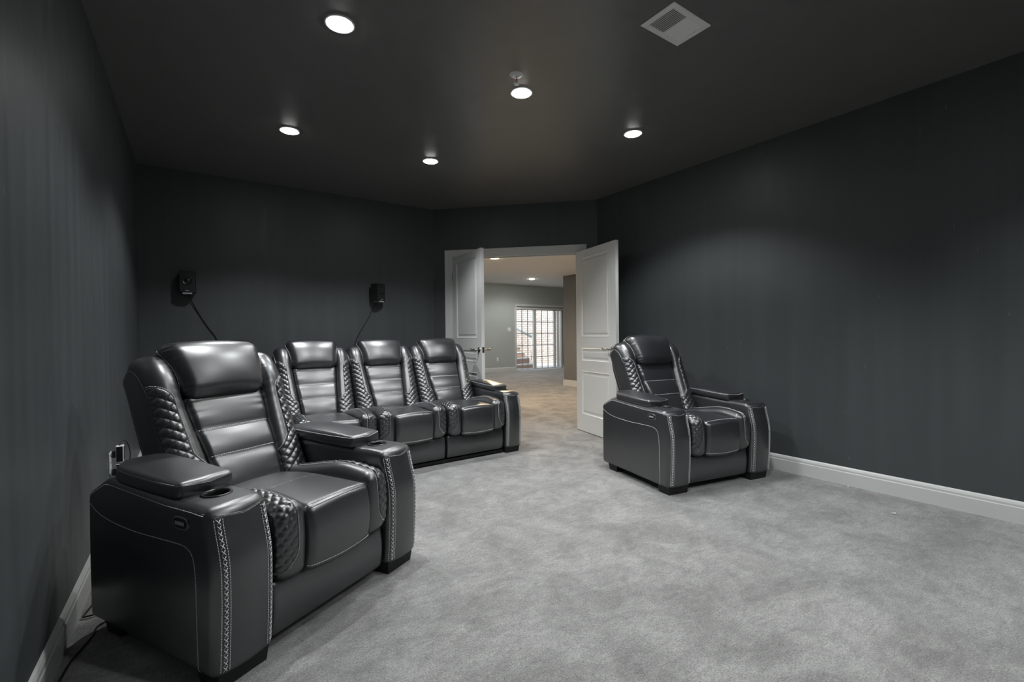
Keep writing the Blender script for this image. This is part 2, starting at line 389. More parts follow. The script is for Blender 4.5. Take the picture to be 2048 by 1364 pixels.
# ------------------------------------------------------------------ door leaves
def door_leaf(name, hinge, ang, label, side):
    """local x from hinge to latch; y = thickness; side=+1: thickness towards +y"""
    w_, h_, t_ = 0.762, 2.022, 0.035
    root = empty(name, (*hinge, 0.008), ang); struct(root, label)
    xs = [0, 0.112, w_-0.112, w_]; pz = [(0.19, 0.675), (0.79, 0.93), (1.055, 1.945)]
    mb = MB(); y0, y1 = (0, t_) if side > 0 else (-t_, 0)
    # perimeter slab edges
    P = [(0,y0,0),(w_,y0,0),(w_,y1,0),(0,y1,0),(0,y0,h_),(w_,y0,h_),(w_,y1,h_),(0,y1,h_)]
    mb.add(P, [(0,3,2,1),(4,5,6,7),(1,2,6,5),(3,0,4,7)])
    for y, s_ in ((y0, 1), (y1, -1)):
        def q(x0, z0, x1, z1): mb.add([(x0,y,z0),(x1,y,z0),(x1,y,z1),(x0,y,z1)], [(0,1,2,3)])
        q(0, 0, xs[1], h_); q(xs[2], 0, w_, h_)
        zz = 0
        for a, b in pz: q(xs[1], zz, xs[2], a); zz = b
        q(xs[1], zz, xs[2], h_)
        for a, b in pz:
            rings = [(0, 0), (0.004, -0.003), (0.012, 0.006), (0.022, 0.009), (0.030, 0.009), (0.046, 0.003)]
            prev = None
            for ins, dp in rings:
                x0, x1, z0, z1 = xs[1]+ins, xs[2]-ins, a+ins, b-ins; yy = y+s_*dp
                cur = [(x0,yy,z0),(x1,yy,z0),(x1,yy,z1),(x0,yy,z1)]
                if prev: mb.add(prev+cur, [(0,1,5,4),(1,2,6,5),(2,3,7,6),(3,0,4,7)])
                prev = cur
            mb.add(prev, [(0,1,2,3)])
    mb.obj('door_leaf', M['door'], root)
    # lever handles with roses on both faces
    for y, s_ in ((y0, -1), (y1, 1)):
        hb = MB(); X = w_-0.065; Z = 0.93
        T = Matrix.Translation((X, y, Z)) @ Matrix.Rotation(R(90)*(-s_), 4, 'X')
        hb.lathe([(0, 0.012), (0.012, 0.012), (0.026, 0.008), (0.031, 0.0)], 24, T=T)
        so_ = 0.10 if (side > 0 and s_ > 0) else 0.048
        hb.tube([(X, y, Z), (X, y+s_*so_, Z)], 0.010, 10)
        pts = smooth_line([(X+0.004, y+s_*so_, Z), (X-0.03, y+s_*(so_+.004), Z+0.006), (X-0.065, y+s_*(so_+.004), Z-0.012), (X-0.10, y+s_*(so_+.002), Z+0.004), (X-0.118, y+s_*(so_-.003), Z+0.012)], 2)
        hb.tube(pts, [0.010-0.004*i/(len(pts)-1) for i in range(len(pts))], 8)
        hb.obj('lever_handle', M['nickel'], root)
    lp = MB(); lp.box(w_-0.0, (y0+y1)/2-0.012, 0.90, w_+0.0015, (y0+y1)/2+0.012, 0.96)
    lp.obj('latch_plate', M['nickel'], root)
    for z in (0.25, 1.02, 1.80):
        hg = MB(); hg.tube([(-0.006, 0 if side > 0 else 0, z-0.045), (-0.006, 0, z+0.045)], 0.006, 8)
        hg.box(-0.010, -0.001 if side > 0 else -0.020, z-0.044, 0.0, 0.020 if side > 0 else 0.001, z+0.044)
        hg.obj('hinge', M['nickel'], root)
    return root
hL = dpt(S0+0.014, -0.008); hR = dpt(S1-0.014, -0.008)
door_leaf('door_1', hL, R(266.0), 'left white panelled door leaf, swung open into the dark room', 1)
door_leaf('door_2', hR, R(258.5), 'right white panelled door leaf, swung open beside the single recliner', -1)

# ------------------------------------------------------------------ basement beyond the doorway
YFAR = 11.72; XE = 11.6
oc = MB(); oc.box(3.95, 7.95, 2.66, 12.2, YFAR+0.1, 2.72); oc.box(1.4, 7.95, 2.66, 3.95, YFAR+0.1, 2.72)
struct(oc.obj('ceiling_basement', M['outer_ceil']), 'white ceiling of the bright basement beyond')
sf = MB(); sf.prism([(DX+0.11, YB+0.10), (XR+0.16, YR+0.06), (XR+0.16, 2.9), (12.2, 2.9), (12.2, 7.95), (1.4, 7.95), (1.4, YB+0.10)], 2.36, 2.72)
struct(sf.obj('ceiling_soffit', M['outer_ceil']), 'lower soffit just outside the doorway')
struct(MB().box(1.3, YB+0.1, 0, 1.4, YFAR, 2.72).obj('wall_basement_left', M['outer_wall']))
struct(MB().box(XE, 2.9, 0, XE+0.1, YFAR, 2.72).obj('wall_basement_right', M['outer_wall']))
struct(MB().box(XR+0.1, 2.8, 0, XE, 2.9, 2.72).obj('wall_basement_near', M['outer_wall']))
GX0, GX1, GZ = 8.20, 10.10, 2.00
fwl = MB(); fwl.box(1.3, YFAR, 0, GX0, YFAR+0.14, 2.72); fwl.box(GX1, YFAR, 0, XE, YFAR+0.14, 2.72); fwl.box(GX0, YFAR, GZ, GX1, YFAR+0.14, 2.72)
struct(fwl.obj('wall_basement_far', M['outer_wall']))
baseboard('baseboard_far_left', (GX0-0.07, YFAR), (1.4, YFAR), hs=1.05); baseboard('baseboard_far_right', (XE, YFAR), (GX1+0.07, YFAR), hs=1.05)
cs = MB(); cs.box(GX0-0.07, YFAR-0.018, 0, GX0, YFAR, GZ+0.07); cs.box(GX1, YFAR-0.018, 0, GX1+0.07, YFAR, GZ+0.07); cs.box(GX0, YFAR-0.018, GZ, GX1, YFAR, GZ+0.07)
struct(cs.obj('trim_3', M['trim']), 'white casing around the far sliding glass door')
# column
co = MB(); co.box(6.58, 7.22, 0, 7.0, 7.62, 2.36); struct(co.obj('wall_column', M['column']), 'dark grey square column')
cb = MB(); cb.box(6.565, 7.205, 0, 7.015, 7.635, 0.12); cb.box(6.572, 7.212, 0.12, 7.008, 7.628, 0.13); struct(cb.obj('baseboard_column', M['trim']))
# sliding glass door
sl = empty('door_3', ((GX0+GX1)/2, YFAR+0.07, 0)); struct(sl, 'far sliding glass door with a grid of bars')
ox = (GX0+GX1)/2
fr = MB()
def bx(m_, x0, z0, x1, z1, y0=-0.03, y1=0.03): m_.box(x0-ox, y0, z0, x1-ox, y1, z1)
bx(fr, GX0, 0, GX0+0.04, GZ); bx(fr, GX1-0.04, 0, GX1, GZ); bx(fr, GX0, GZ-0.11, GX1, GZ); bx(fr, GX0, 0, GX1, 0.045)
bx(fr, 8.90, 0.045, 9.00, GZ-0.11, -0.04, 0.03); bx(fr, 9.74, 0.045, 9.83, GZ-0.11)
fr.obj('frame', M['trim'], sl)
for (a, b) in ((GX0+0.04, 8.90), (9.00, 9.74), (9.83, GX1-0.04)):
    g_ = MB(); bx(g_, a, 0.045, b, GZ-0.11, -0.003, 0.003); pane = g_.obj('glass_pane', M['glass'], sl)
    if b < 9.8:
        mu = MB(); 
        for k in (1, 2): x = a+(b-a)*k/3; bx(mu, x-0.011, 0.045, x+0.011, GZ-0.11, -0.012, -0.004)
        for k in range(1, 5): z = 0.045+(GZ-0.155)*k/5; bx(mu, a, z-0.009, b, z+0.009, -0.014, -0.004)
        mu.obj('grid_bars', M['muntin'], sl)
# stacked vertical blind
bl = MB()
for k in range(9):
    T = Matrix.Translation((9.84+0.028*k, YFAR+0.012, 0)) @ Matrix.Rotation(R(62+4*math.sin(k)), 4, 'Z')
    bl.box(-0.042, -0.0012, 0.03, 0.042, 0.0012, GZ-0.09, T=T)
blo = bl.obj('vertical_blind', M['blind']); tag(blo, 'white vertical blind stacked at the right of the far glass door', 'blind')
hr = MB().box(GX0+0.02, YFAR+0.0, GZ-0.09, GX1-0.02, YFAR+0.028, GZ-0.045).obj('head_rail', M['blind'], blo)

def wall_plate(name, pos, label, cat, rocker=2, rz=0):
    r_ = empty(name, pos, rz); tag(r_, label, cat)
    w_ = 0.07 if rocker == 0 else 0.046*rocker+0.03
    mb = MB().box(-w_/2, -0.006, -0.058, w_/2, 0, 0.058); bevel(mb.obj('plate', M['white_plate'], r_), 0.003)
    if rocker:
        for k in range(rocker):
            x = (k-(rocker-1)/2)*0.046; MB().box(x-0.016, -0.010, -0.033, x+0.016, -0.006, 0.033).obj('rocker', M['white'], r_)
    else:
        for z in (-0.02, 0.02):
            s_ = MB().box(-0.017, -0.0085, z-0.014, 0.017, -0.006, z+0.014).obj('socket', M['white'], r_)
    return r_
wall_plate('light_switch', (7.93, YFAR, 1.285), 'white light switch plate left of the far glass door', 'light switch', 2)
wall_plate('wall_outlet', (7.50, YFAR, 0.385), 'white outlet low on the pale grey far wall', 'wall outlet', 0)

# outside: brick areaway with steps
ex = MB(); ex.box(5.5, 14.6, -0.6, 14.5, 14.9, 5.5); struct(ex.obj('wall_brick', M['brick']), 'sunlit pale brick wall outside')
struct(MB().box(5.5, YFAR+0.14, -0.12, 14.5, 14.6, -0.03).obj('floor_patio', M['concrete']), 'concrete landing outside the glass door')
st = empty('brick_steps', (9.70, 12.8, 0)); tag(st, 'brick steps with pale treads climbing outside the far glass door', 'steps')
for k in range(6):
    z1 = 0.11+0.195*k; z0 = z1-0.195
    MB().box(-3.2, 0.28*k, z0, 0, 1.76, z1-0.035).obj('riser', M['step_brick'], st)
    MB().box(-3.2, 0.28*k-0.02, z1-0.035, 0.012, 1.76, z1).obj('tread', M['concrete'], st)
hr_ = MB(); a = Vector((8.6, 14.30, 2.05)); b = Vector((10.0, 13.32, 1.05))  # thick sloping bar shaped after the diagonal shadow band with its pale top
hr_.tube([a, b], 0.06, 8); hr_.tube([(9.98, 13.33, 0.2), (9.98, 13.33, 1.06)], 0.02, 6)
tag(hr_.obj('handrail', M['trim']), 'sloping pale handrail standing in for a diagonal shadow band outside', 'handrail')

# ------------------------------------------------------------------ lamps in the ceilings
def downlight(x, y, z, label, group, lens, watts, col, rad=0.072, spot=R(122), rsoft=0.05, blend=0.45):
    r_ = empty('recessed_downlight', (x, y, z)); tag(r_, label, 'ceiling light', group)
    MB().lathe([(rad, 0.0), (rad, -0.004), (rad-0.004, -0.006), (rad-0.016, -0.0045), (rad-0.018, 0.0)], 40).obj('trim_ring', M['white'], r_)
    MB().lathe([(rad-0.017, -0.002), (rad-0.020, -0.0085), (rad-0.028, -0.0115), (0.0005, -0.0125)], 40).obj('lens', lens, r_)
    ld = bpy.data.lights.new('downlight_beam', 'SPOT'); ld.energy = watts; ld.color = col; ld.spot_size = spot; ld.spot_blend = blend; ld.shadow_soft_size = rsoft
    lo = bpy.data.objects.new('downlight_beam', ld); COL.objects.link(lo); lo.parent = r_; lo.location = (0, 0, -0.02)
    return r_
COOL = (0.97, 0.995, 1.0)
for x, y, lab in ((0.612, 2.363, 'glowing recessed ceiling light nearest the camera, upper left'),
                  (1.736, 2.396, 'glowing recessed ceiling light just below the white sprinkler head'),
                  (0.605, 3.782, 'glowing recessed ceiling light nearest the far left corner'),
                  (1.734, 3.768, 'glowing recessed ceiling light in the middle, farthest down the room'),
                  (2.802, 2.412, 'glowing recessed ceiling light at right, nearest the right wall')):
    downlight(x, y, H, lab, 'recessed lights in the dark ceiling', M['lens'], CAN_W, COOL)
# unseen lamps added above and behind the camera to brighten the foreground carpet
for x, y, k in ((1.736, 1.0, 1.0), (1.736, -0.45, 1.0), (2.9, -0.45, 1.0)):
    downlight(x, y, H, 'added unseen ceiling light above and behind the camera', 'added lights behind the camera', M['lens'], CAN_W*k, COOL)
WARM = (1.0, 0.74, 0.48)
o_ = downlight(4.06, 6.40, 2.36, 'warm orange recessed light just beyond the doorway', 'recessed lights of the basement', M['lens_warm'], 225, WARM, 0.08, R(155), 0.07)
downlight(7.75, 10.3, 2.66, 'small pale recessed light near the far basement wall', 'recessed lights of the basement', M['lens_pale'], 80, (0.98, 0.98, 0.96), 0.085, R(160), 0.07)
for (x, y, z) in ((5.6, 5.4, 2.36), (4.6, 9.6, 2.66)):  # unseen lamps added to brighten the basement
    downlight(x, y, z, 'added basement light, out of view beyond the doorway', 'recessed lights of the basement', M['lens_warm'] if z < 2.5 else M['lens_pale'], 130, WARM if z < 2.5 else (.98, .98, .96), 0.08, R(160), 0.07)

# sprinkler head
def sprinkler(x, y, z, label, s_=1.0, red=True):
    r_ = empty('fire_sprinkler', (x, y, z)); tag(r_, label, 'fire sprinkler')
    MB().lathe([(0.040*s_, 0), (0.038*s_, -0.003), (0.022*s_, -0.010), (0.012*s_, -0.012), (0.012*s_, 0)], 32).obj('escutcheon', M['white'], r_)
    fm = MB(); 
    for sx in (-1, 1): fm.tube(smooth_line([(sx*0.010*s_, 0, -0.010), (sx*0.013*s_, 0, -0.03*s_), (sx*0.004*s_, 0, -0.052*s_)], 2), 0.0022*s_, 6)
    fm.lathe([(0.008*s_, -0.008), (0.008*s_, -0.018*s_), (0.0, -0.018*s_)], 16)
    fm.obj('frame', M['white'], r_)
    MB().lathe([(0.0, -0.016*s_), (0.003*s_, -0.018*s_), (0.003*s_, -0.045*s_), (0, -0.047*s_)], 12).obj('glass_bulb', M['red'], r_)
    MB().lathe([(0.0, -0.055*s_), (0.017*s_, -0.055*s_), (0.017*s_, -0.051*s_), (0, -0.051*s_)], 24).obj('deflector', M['white'], r_)
sprinkler(1.593, 2.250, H, 'white fire sprinkler head with a red bulb on the dark ceiling')
sprinkler(4.68, 6.58, 2.36, 'small fire sprinkler seen through the doorway on the pale soffit')

# ceiling register
vt = empty('ceiling_vent', (2.005, 1.449, H)); tag(vt, 'white rectangular metal air register on the dark ceiling', 'air vent')
mb = MB(); hx, hy = 0.148, 0.099; ix, iy = 0.112, 0.068
for (x0, y0, x1, y1) in ((-hx, -hy, -ix, hy), (ix, -hy, hx, hy), (-ix, -hy, ix, -iy), (-ix, iy, ix, hy), (-0.006, -iy, 0.006, iy)):
    mb.box(x0, y0, -0.006, x1, y1, 0)
bevel(mb.obj('frame', M['white'], vt), 0.002, 1)
MB().box(-ix, -iy, -0.0015, ix, iy, -0.0005).obj('duct_opening', M['vent_back'], vt)
for k in range(18):
    sgn = -1 if k < 9 else 1; x = -ix+0.008+(k % 9)*0.0118 + (0 if k < 9 else ix+0.004)
    T = Matrix.Translation((x, 0, -0.0045)) @ Matrix.Rotation(R(24)*sgn, 4, 'Y')
    s_ = MB().box(-0.0058, -iy, -0.0006, 0.0058, iy, 0.0006, T=T).obj('slat', M['white'], vt)
MB().box(0.118, -0.03, -0.010, 0.121, 0.02, -0.006).obj('damper_lever', M['white'], vt)

# ------------------------------------------------------------------ speakers on the back wall
def speaker(x, z, rz, label, cable, side_dir):
    r_ = empty('wall_speaker', (x, YB-0.075, z), rz); tag(r_, label, 'speaker', 'surround speakers on the back wall')
    w_, h_, d_ = 0.118, 0.192, 0.105
    bevel(MB().box(-w_/2, -d_/2, -h_/2, w_/2, d_/2-0.005, h_/2).obj('cabinet', M['matte_black'], r_), 0.004)
    fb = MB().box(-w_/2+0.006, -d_/2-0.004, -h_/2+0.006, w_/2-0.006, -d_/2, h_/2-0.006).obj('baffle', M['matte_black'], r_)
    T = Matrix.Translation((0, -d_/2-0.004, 0.012)) @ Matrix.Rotation(R(90), 4, 'X')
    MB().lathe([(0.040, 0.0), (0.040, 0.004), (0.036, 0.005), (0.032, 0.001), (0.012, -0.006+0.008), (0.010, 0.007), (0.0, 0.009)], 36, T=T).obj('driver', M['plastic'], r_)
    MB().box(-0.012, -d_/2-0.0055, -h_/2+0.014, 0.012, -d_/2-0.004, -h_/2+0.020).obj('badge', M['grey_print'], r_)
    MB().box(-0.035, -d_/2+0.0, -h_/2-0.012, 0.035, d_/2-0.02, -h_/2).obj('bracket', M['grey_print'], r_)
    MB().box(-0.03, d_/2-0.02, -0.04, 0.03, d_/2+0.022, 0.04).obj('wall_mount', M['matte_black'], r_)
    return r_
speaker(-0.045, 1.600, R(-4), 'black wall speaker at left, above the nearest recliner', None, 0)
speaker(1.700, 1.585, R(30), 'black wall speaker at right, turned aside above the sofa', None, 0)
def cable(name, pts, r_, label, cat='cable', mat_='plastic', it=3):
    o = MB().tube(smooth_line(pts, it), r_, 6).obj(name, M[mat_]); return tag(o, label, cat)
cable('speaker_cable', [(-0.045, YB-0.05, 1.50), (-0.02, YB-0.02, 1.44), (0.03, YB-0.008, 1.33), (0.10, YB-0.01, 1.20), (0.19, YB-0.008, 1.07), (0.20, YB-0.01, 0.75), (0.2, YB-0.02, 0.3)], 0.0042, 'black cable running down from the left wall speaker')
cable('speaker_cable', [(1.70, YB-0.05, 1.485), (1.66, YB-0.02, 1.42), (1.60, YB-0.008, 1.28), (1.52, YB-0.01, 1.16), (1.44, YB-0.008, 1.0), (1.42, YB-0.01, 0.7), (1.42, YB-0.02, 0.3)], 0.0030, 'thin black cable running down from the right wall speaker')

# ------------------------------------------------------------------ outlet, adapters and leads at the left wall
ol = wall_plate('wall_outlet', (XL, 3.395, 0.400), 'white outlet plate on the left wall behind the nearest recliner', 'wall outlet', 0, R(90))
for z, lab in ((0.445, 'black power adapter in the upper socket of the left wall outlet'), (0.345, 'black power adapter in the lower socket, beneath the other adapter')):
    a_ = empty('power_adapter', (XL, 3.395, z)); tag(a_, lab, 'power adapter', 'power adapters in the left wall outlet')
    bevel(MB().box(0.028, -0.022, -0.044, 0.062, 0.022, 0.046).obj('housing', M['white_plate'], a_), 0.003)
    MB().box(0.031, -0.0235, -0.041, 0.059, -0.022, 0.043).obj('black_face', M['plastic'], a_)
    bevel(MB().box(0.010, -0.014, -0.018, 0.028, 0.014, 0.016).obj('plug', M['matte_black'], a_), 0.003)
    MB().box(0.0625, -0.016, -0.036, 0.0632, 0.016, 0.038).obj('rating_label', M['matte_black'], a_)
cable('power_lead', [(XL+0.045, 3.395, 0.490), (XL+0.05, 3.42, 0.515), (XL+0.07, 3.46, 0.50), (XL+0.085, 3.48, 0.43), (XL+0.075, 3.47, 0.36), (XL+0.07, 3.46, 0.30), (XL+0.06, 3.42, 0.12), (XL+0.08, 3.3, 0.008), (XL+0.1, 3.0, 0.006)], 0.0028, 'thin black lead looping from the upper power adapter')
cable('power_lead', [(XL+0.045, 3.41, 0.30), (XL+0.05, 3.42, 0.2), (XL+0.035, 3.3, 0.01), (XL+0.035, 2.9, 0.006), (-0.355, 2.55, 0.006), (-0.370, 2.47, 0.006), (-0.378, 2.425, 0.008), (-0.365, 2.421, 0.008), (-0.335, 2.424, 0.008), (-0.29, 2.44, 0.008)], 0.0035, 'thin black lead on the carpet between baseboard and nearest recliner')
cable('power_lead', [(-0.25, 2.40, 0.005), (-0.298, 2.35, 0.005), (-0.325, 2.315, 0.005), (-0.322, 2.268, 0.005), (-0.338, 2.202, 0.005), (-0.36, 2.13, 0.005), (-0.37, 2.02, 0.005)], 0.0032, 'short black lead curving out from under the nearest recliner')

# scraps on the carpet
for (x, y, s_, lab) in ((3.752, 1.335, 0.011, 'small white scrap by the right baseboard, farther one'), (3.42, 0.985, 0.014, 'small white scrap on the carpet, nearer one')):
    mb = MB(); P = [Vector((random.uniform(-1, 1)*s_, random.uniform(-1, 1)*s_, random.uniform(0.002, 0.012))) for _ in range(7)]
    mb.add(P, [(0, 1, 2), (1, 2, 3), (2, 3, 4), (3, 4, 5), (4, 5, 6), (0, 5, 6)])
    tag(mb.obj('paper_scrap', M['paper'], loc=(x, y, 0.001)), lab, 'scrap')

# ------------------------------------------------------------------ power recliners and the sofa: shared part meshes
# part space: x to the viewer's right, y from the seat front to the rear, z up; one seat is centred on x=0
LEA = [M['leather'], M['thread']]
AI, AO = 0.286, 0.478                      # inner and outer face of an arm
A0, TB = R(25.5), Vector((0, 0.505, 0.42))   # tilt and foot of the backrest frame
def BF(x, t, d):
    t *= 1.025
    return Vector((x, TB.y + t*math.sin(A0) + d*math.cos(A0), TB.z + t*math.cos(A0) - d*math.sin(A0)))
BD = Vector((0, math.cos(A0), -math.sin(A0)))      # looking into the back
meshes = {}
def keep(key, mb, mats=LEA): meshes[key] = mb.mesh(key, mats)

def arm_top(y):
    pts = [(0, 0.545), (0.03, 0.558), (0.10, 0.562), (0.25, 0.562), (0.60, 0.580), (0.64, 0.578), (0.76, 0.515)]
    for (a, za), (b, zb) in zip(pts, pts[1:]):
        if y <= b: return za+(zb-za)*max(0, (y-a)/(b-a))
    return pts[-1][1]
def make_arm(sgn):
    mb = MB(); wd = AO-AI
    def warp(x, y, z):                      # x: 0 inner .. wd outer
        q = x/wd; k = z/0.50
        X = AI+x
        yy = y
        X += (0.010*math.sin(math.pi*min(1, max(0, k)))*math.sin(math.pi*min(1, y/0.8)) + 0.012*max(0, 1-y/0.6))*q
        # front: convex in plan and in profile, leaning back at the top
        f = max(0, 1-y/0.22)
        yy += f*(-0.020*(1-(2*q-1)**2) + 0.026*sstep(0.60, 1.0, k)**1.3*1.1 - 0.010*math.sin(math.pi*k) + 0.012*(1-k)*0.5)
        zt = arm_top(y); Z = 0.05+(zt-0.05)*k
        Z += 0.006*(1-(2*q-1)**2)*sstep(0.9, 1, k)
        return Vector((sgn*X, yy, Z))
    V, F = rbox(wd, 0.760, 0.50, 0.024, 0.0115, warp)
    # opening for the cup
    cx, cy = sgn*(AI+wd/2), 0.145
    F2 = []
    for f in F:
        c = sum((V[i] for i in f), Vector())/len(f)
        if c.z > 0.52 and (c.x-cx)**2+(c.y-cy)**2 < 0.037**2: continue
        F2.append(f)
    sk = Skin(V, F); mb.add(V, F2, 0, True)
    fy = Vector((0, 1, 0)); od = Vector((-sgn, 0, 0))
    xs = lambda q: sgn*(AI+wd*q)
    # ladder-stitched bands down both rims of the front panel
    for (qa, qb) in ((0.045, 0.165), (0.955, 0.835)):
        za, zb = 0.068, 0.530
        for q in (qa, qb): stitch(mb, sk, [(xs(q), 0, za), (xs(q), 0, zb)], fy, 0.0085, 0.0012)
        for q in (qa+(qb-qa)*0.22, qb-(qb-qa)*0.22): seam(mb, sk, [(xs(q), 0, za), (xs(q), 0, zb)], fy, 0.0013)
        n = 26; a_ = qa+(qb-qa)*0.28; b_ = qb-(qb-qa)*0.28
        for i in range(n):
            z0 = za+(zb-za)*i/n; z1 = za+(zb-za)*(i+0.8)/n
            for (u_, v_) in ((a_, b_), (b_, a_)):
                p, _ = sk.hit((xs(u_), 0, z0), fy, 0.001); q2, _ = sk.hit((xs(v_), 0, z1), fy, 0.001)
                mid = (p+q2)/2 + Vector((0, -0.0015, 0)); mb.tube([p, mid, q2], 0.0013, 4, 1)
    # seam over the top front edge
    seam(mb, sk, [(xs(0.06), 0, 0.540), (xs(0.5), 0, 0.530), (xs(0.94), 0, 0.540)], fy, 0.0016)
    stitch(mb, sk, [(xs(0.17), 0, 0.535), (xs(0.5), 0, 0.5265), (xs(0.83), 0, 0.535)], fy, 0.009, 0.0006)
    # piping along the upper outer rim, then the big curved seam of the side
    rim = [(0.0, 0, 0)]
    pts = [(sgn*0.6, y, arm_top(y)-0.016) for y in (0.045, 0.10, 0.18, 0.25, 0.40, 0.58, 0.63, 0.69, 0.745)]
    stitch(mb, sk, pts, od, 0.0085, 0.0013); seam(mb, sk, [(p[0], p[1], p[2]+0.004) for p in pts], od, 0.0013)
    cur = smooth_line([(sgn*0.6, 0.752, 0.485), (sgn*0.6, 0.66, 0.445), (sgn*0.6, 0.45, 0.432), (sgn*0.6, 0.22, 0.440), (sgn*0.6, 0.10, 0.440), (sgn*0.6, 0.075, 0.37), (sgn*0.6, 0.075, 0.20), (sgn*0.6, 0.075, 0.056)], 3)
    stitch(mb, sk, cur, od, 0.0075, 0.0013); seam(mb, sk, cur, od, 0.0010, off=-0.0004)
    side = 'left' if sgn < 0 else 'right'
    keep('arm_'+side, mb)
    # cup holder
    zc = 0.5685
    cu = MB(); T = Matrix.Translation((cx, cy, zc))
    cu.lathe([(0.0475, -0.006), (0.047, 0.001), (0.044, 0.0035), (0.040, 0.0035), (0.0365, -0.001), (0.0350, -0.012), (0.0335, -0.070), (0.0, -0.071)], 48, T=T)
    keep('cup_'+side, cu, [M['plastic']])
    # padded lid
    pd = MB()
    def pw(x, y, z):
        L_, Wd, Hh = 0.445, 0.188, 0.056
        q = x/Wd; p = y/L_
        X = AI-0.004+x + 0.012*math.sin(math.pi*p)*(q-0.35)
        Y = 0.205+y - 0.016*(1-abs(2*q-1))*(1-p)
        X -= 0.05*sstep(0.80, 1.0, p)*q                      # rear corner sweeps in
        Z = arm_top(min(0.6, Y))-0.004+z
        if z > Hh*0.5: Z += 0.016*(math.sin(math.pi*q)*math.sin(math.pi*min(1, max(0, p))))**0.7
        return Vector((sgn*X, Y, Z))
    V, F = rbox(0.188, 0.445, 0.056, 0.018, 0.009, pw); s2 = Skin(V, F); pd.add(V, F, 0, True)
    zz = 0.600
    ring = []
    for (q, p) in ((0.02, 0.02), (0.5, -0.02), (0.98, 0.02), (1.0, 0.3), (1.0, 0.6), (1.0, 0.8), (0.98, 0.97), (0.5, 1.0), (0.03, 0.98), (0.0, 0.6), (0.0, 0.3), (0.02, 0.02)):
        ring.append(pw(0.188*q, 0.445*p, 0.048))
    stitch(pd, s2, ring, None, 0.0075, 0.0012); seam(pd, s2, [(p.x, p.y, p.z-0.004) for p in ring], None, 0.0012)
    keep('pad_'+side, pd)
    # feet
    for nm, y0, y1 in (('front', 0.012, 0.125), ('rear', 0.60, 0.71)):
        ft = MB(); x0, x1 = AI+0.012, AO-(0.010 if nm == 'front' else 0.022)
        P = []
        for z, i in ((0.0, 0.006), (0.056, 0.0)):
            P += [(sgn*(x0+i), y0+i, z), (sgn*(x1-i), y0+i, z), (sgn*(x1-i), y1-i*2, z), (sgn*(x0+i), y1-i*2, z)]
        ft.add(P, [(0,3,2,1),(4,5,6,7),(0,1,5,4),(1,2,6,5),(2,3,7,6),(3,0,4,7)]); keep('foot_%s_%s' % (nm, side), ft, [M['matte_black']])
    if sgn < 0:   # oval switch plate on the outer side of the left arm
        p, n = sk.hit((sgn*0.6, 0.150, 0.508), od, 0.0)
        cp = MB(); T = Matrix.Translation(p) @ Matrix.Rotation(R(-90), 4, 'Y')
        def oval(a, b, h0, h1, mb_):
            N = 32; P = [];
            for z, s_ in ((h0, 1.0), (h1, 1.0), (h1+0.001, 0.93)):
                for k in range(N):
                    t = 2*math.pi*k/N; c_, s2_ = math.cos(t), math.sin(t)
                    ex_ = math.copysign(abs(c_)**0.6, c_)*a*s_; ey_ = math.copysign(abs(s2_)**0.8, s2_)*b*s_
                    P.append(T @ Vector((ey_, ex_, z)))
            F = [(r_*N+k, r_*N+(k+1) % N, (r_+1)*N+(k+1) % N, (r_+1)*N+k) for r_ in range(2) for k in range(N)]+[tuple(range(2*N, 3*N))]
            mb_.add(P, F, 0, False)
        oval(0.040, 0.0205, -0.006, 0.0035, cp); keep('control_rim', cp, [M['nickel']])
        c2 = MB(); oval(0.0355, 0.0165, 0.003, 0.0046, c2); keep('control_panel', c2, [M['plastic']])
        for i, yy in enumerate((-0.018, -0.006, 0.006, 0.018)):
            b_ = MB(); b_.box(-0.0055, yy-0.0048, 0.0045, 0.0055, yy+0.0048, 0.0066, T=T); keep('button_%d' % i, b_, [M['grey_print']])
make_arm(-1); make_arm(1)

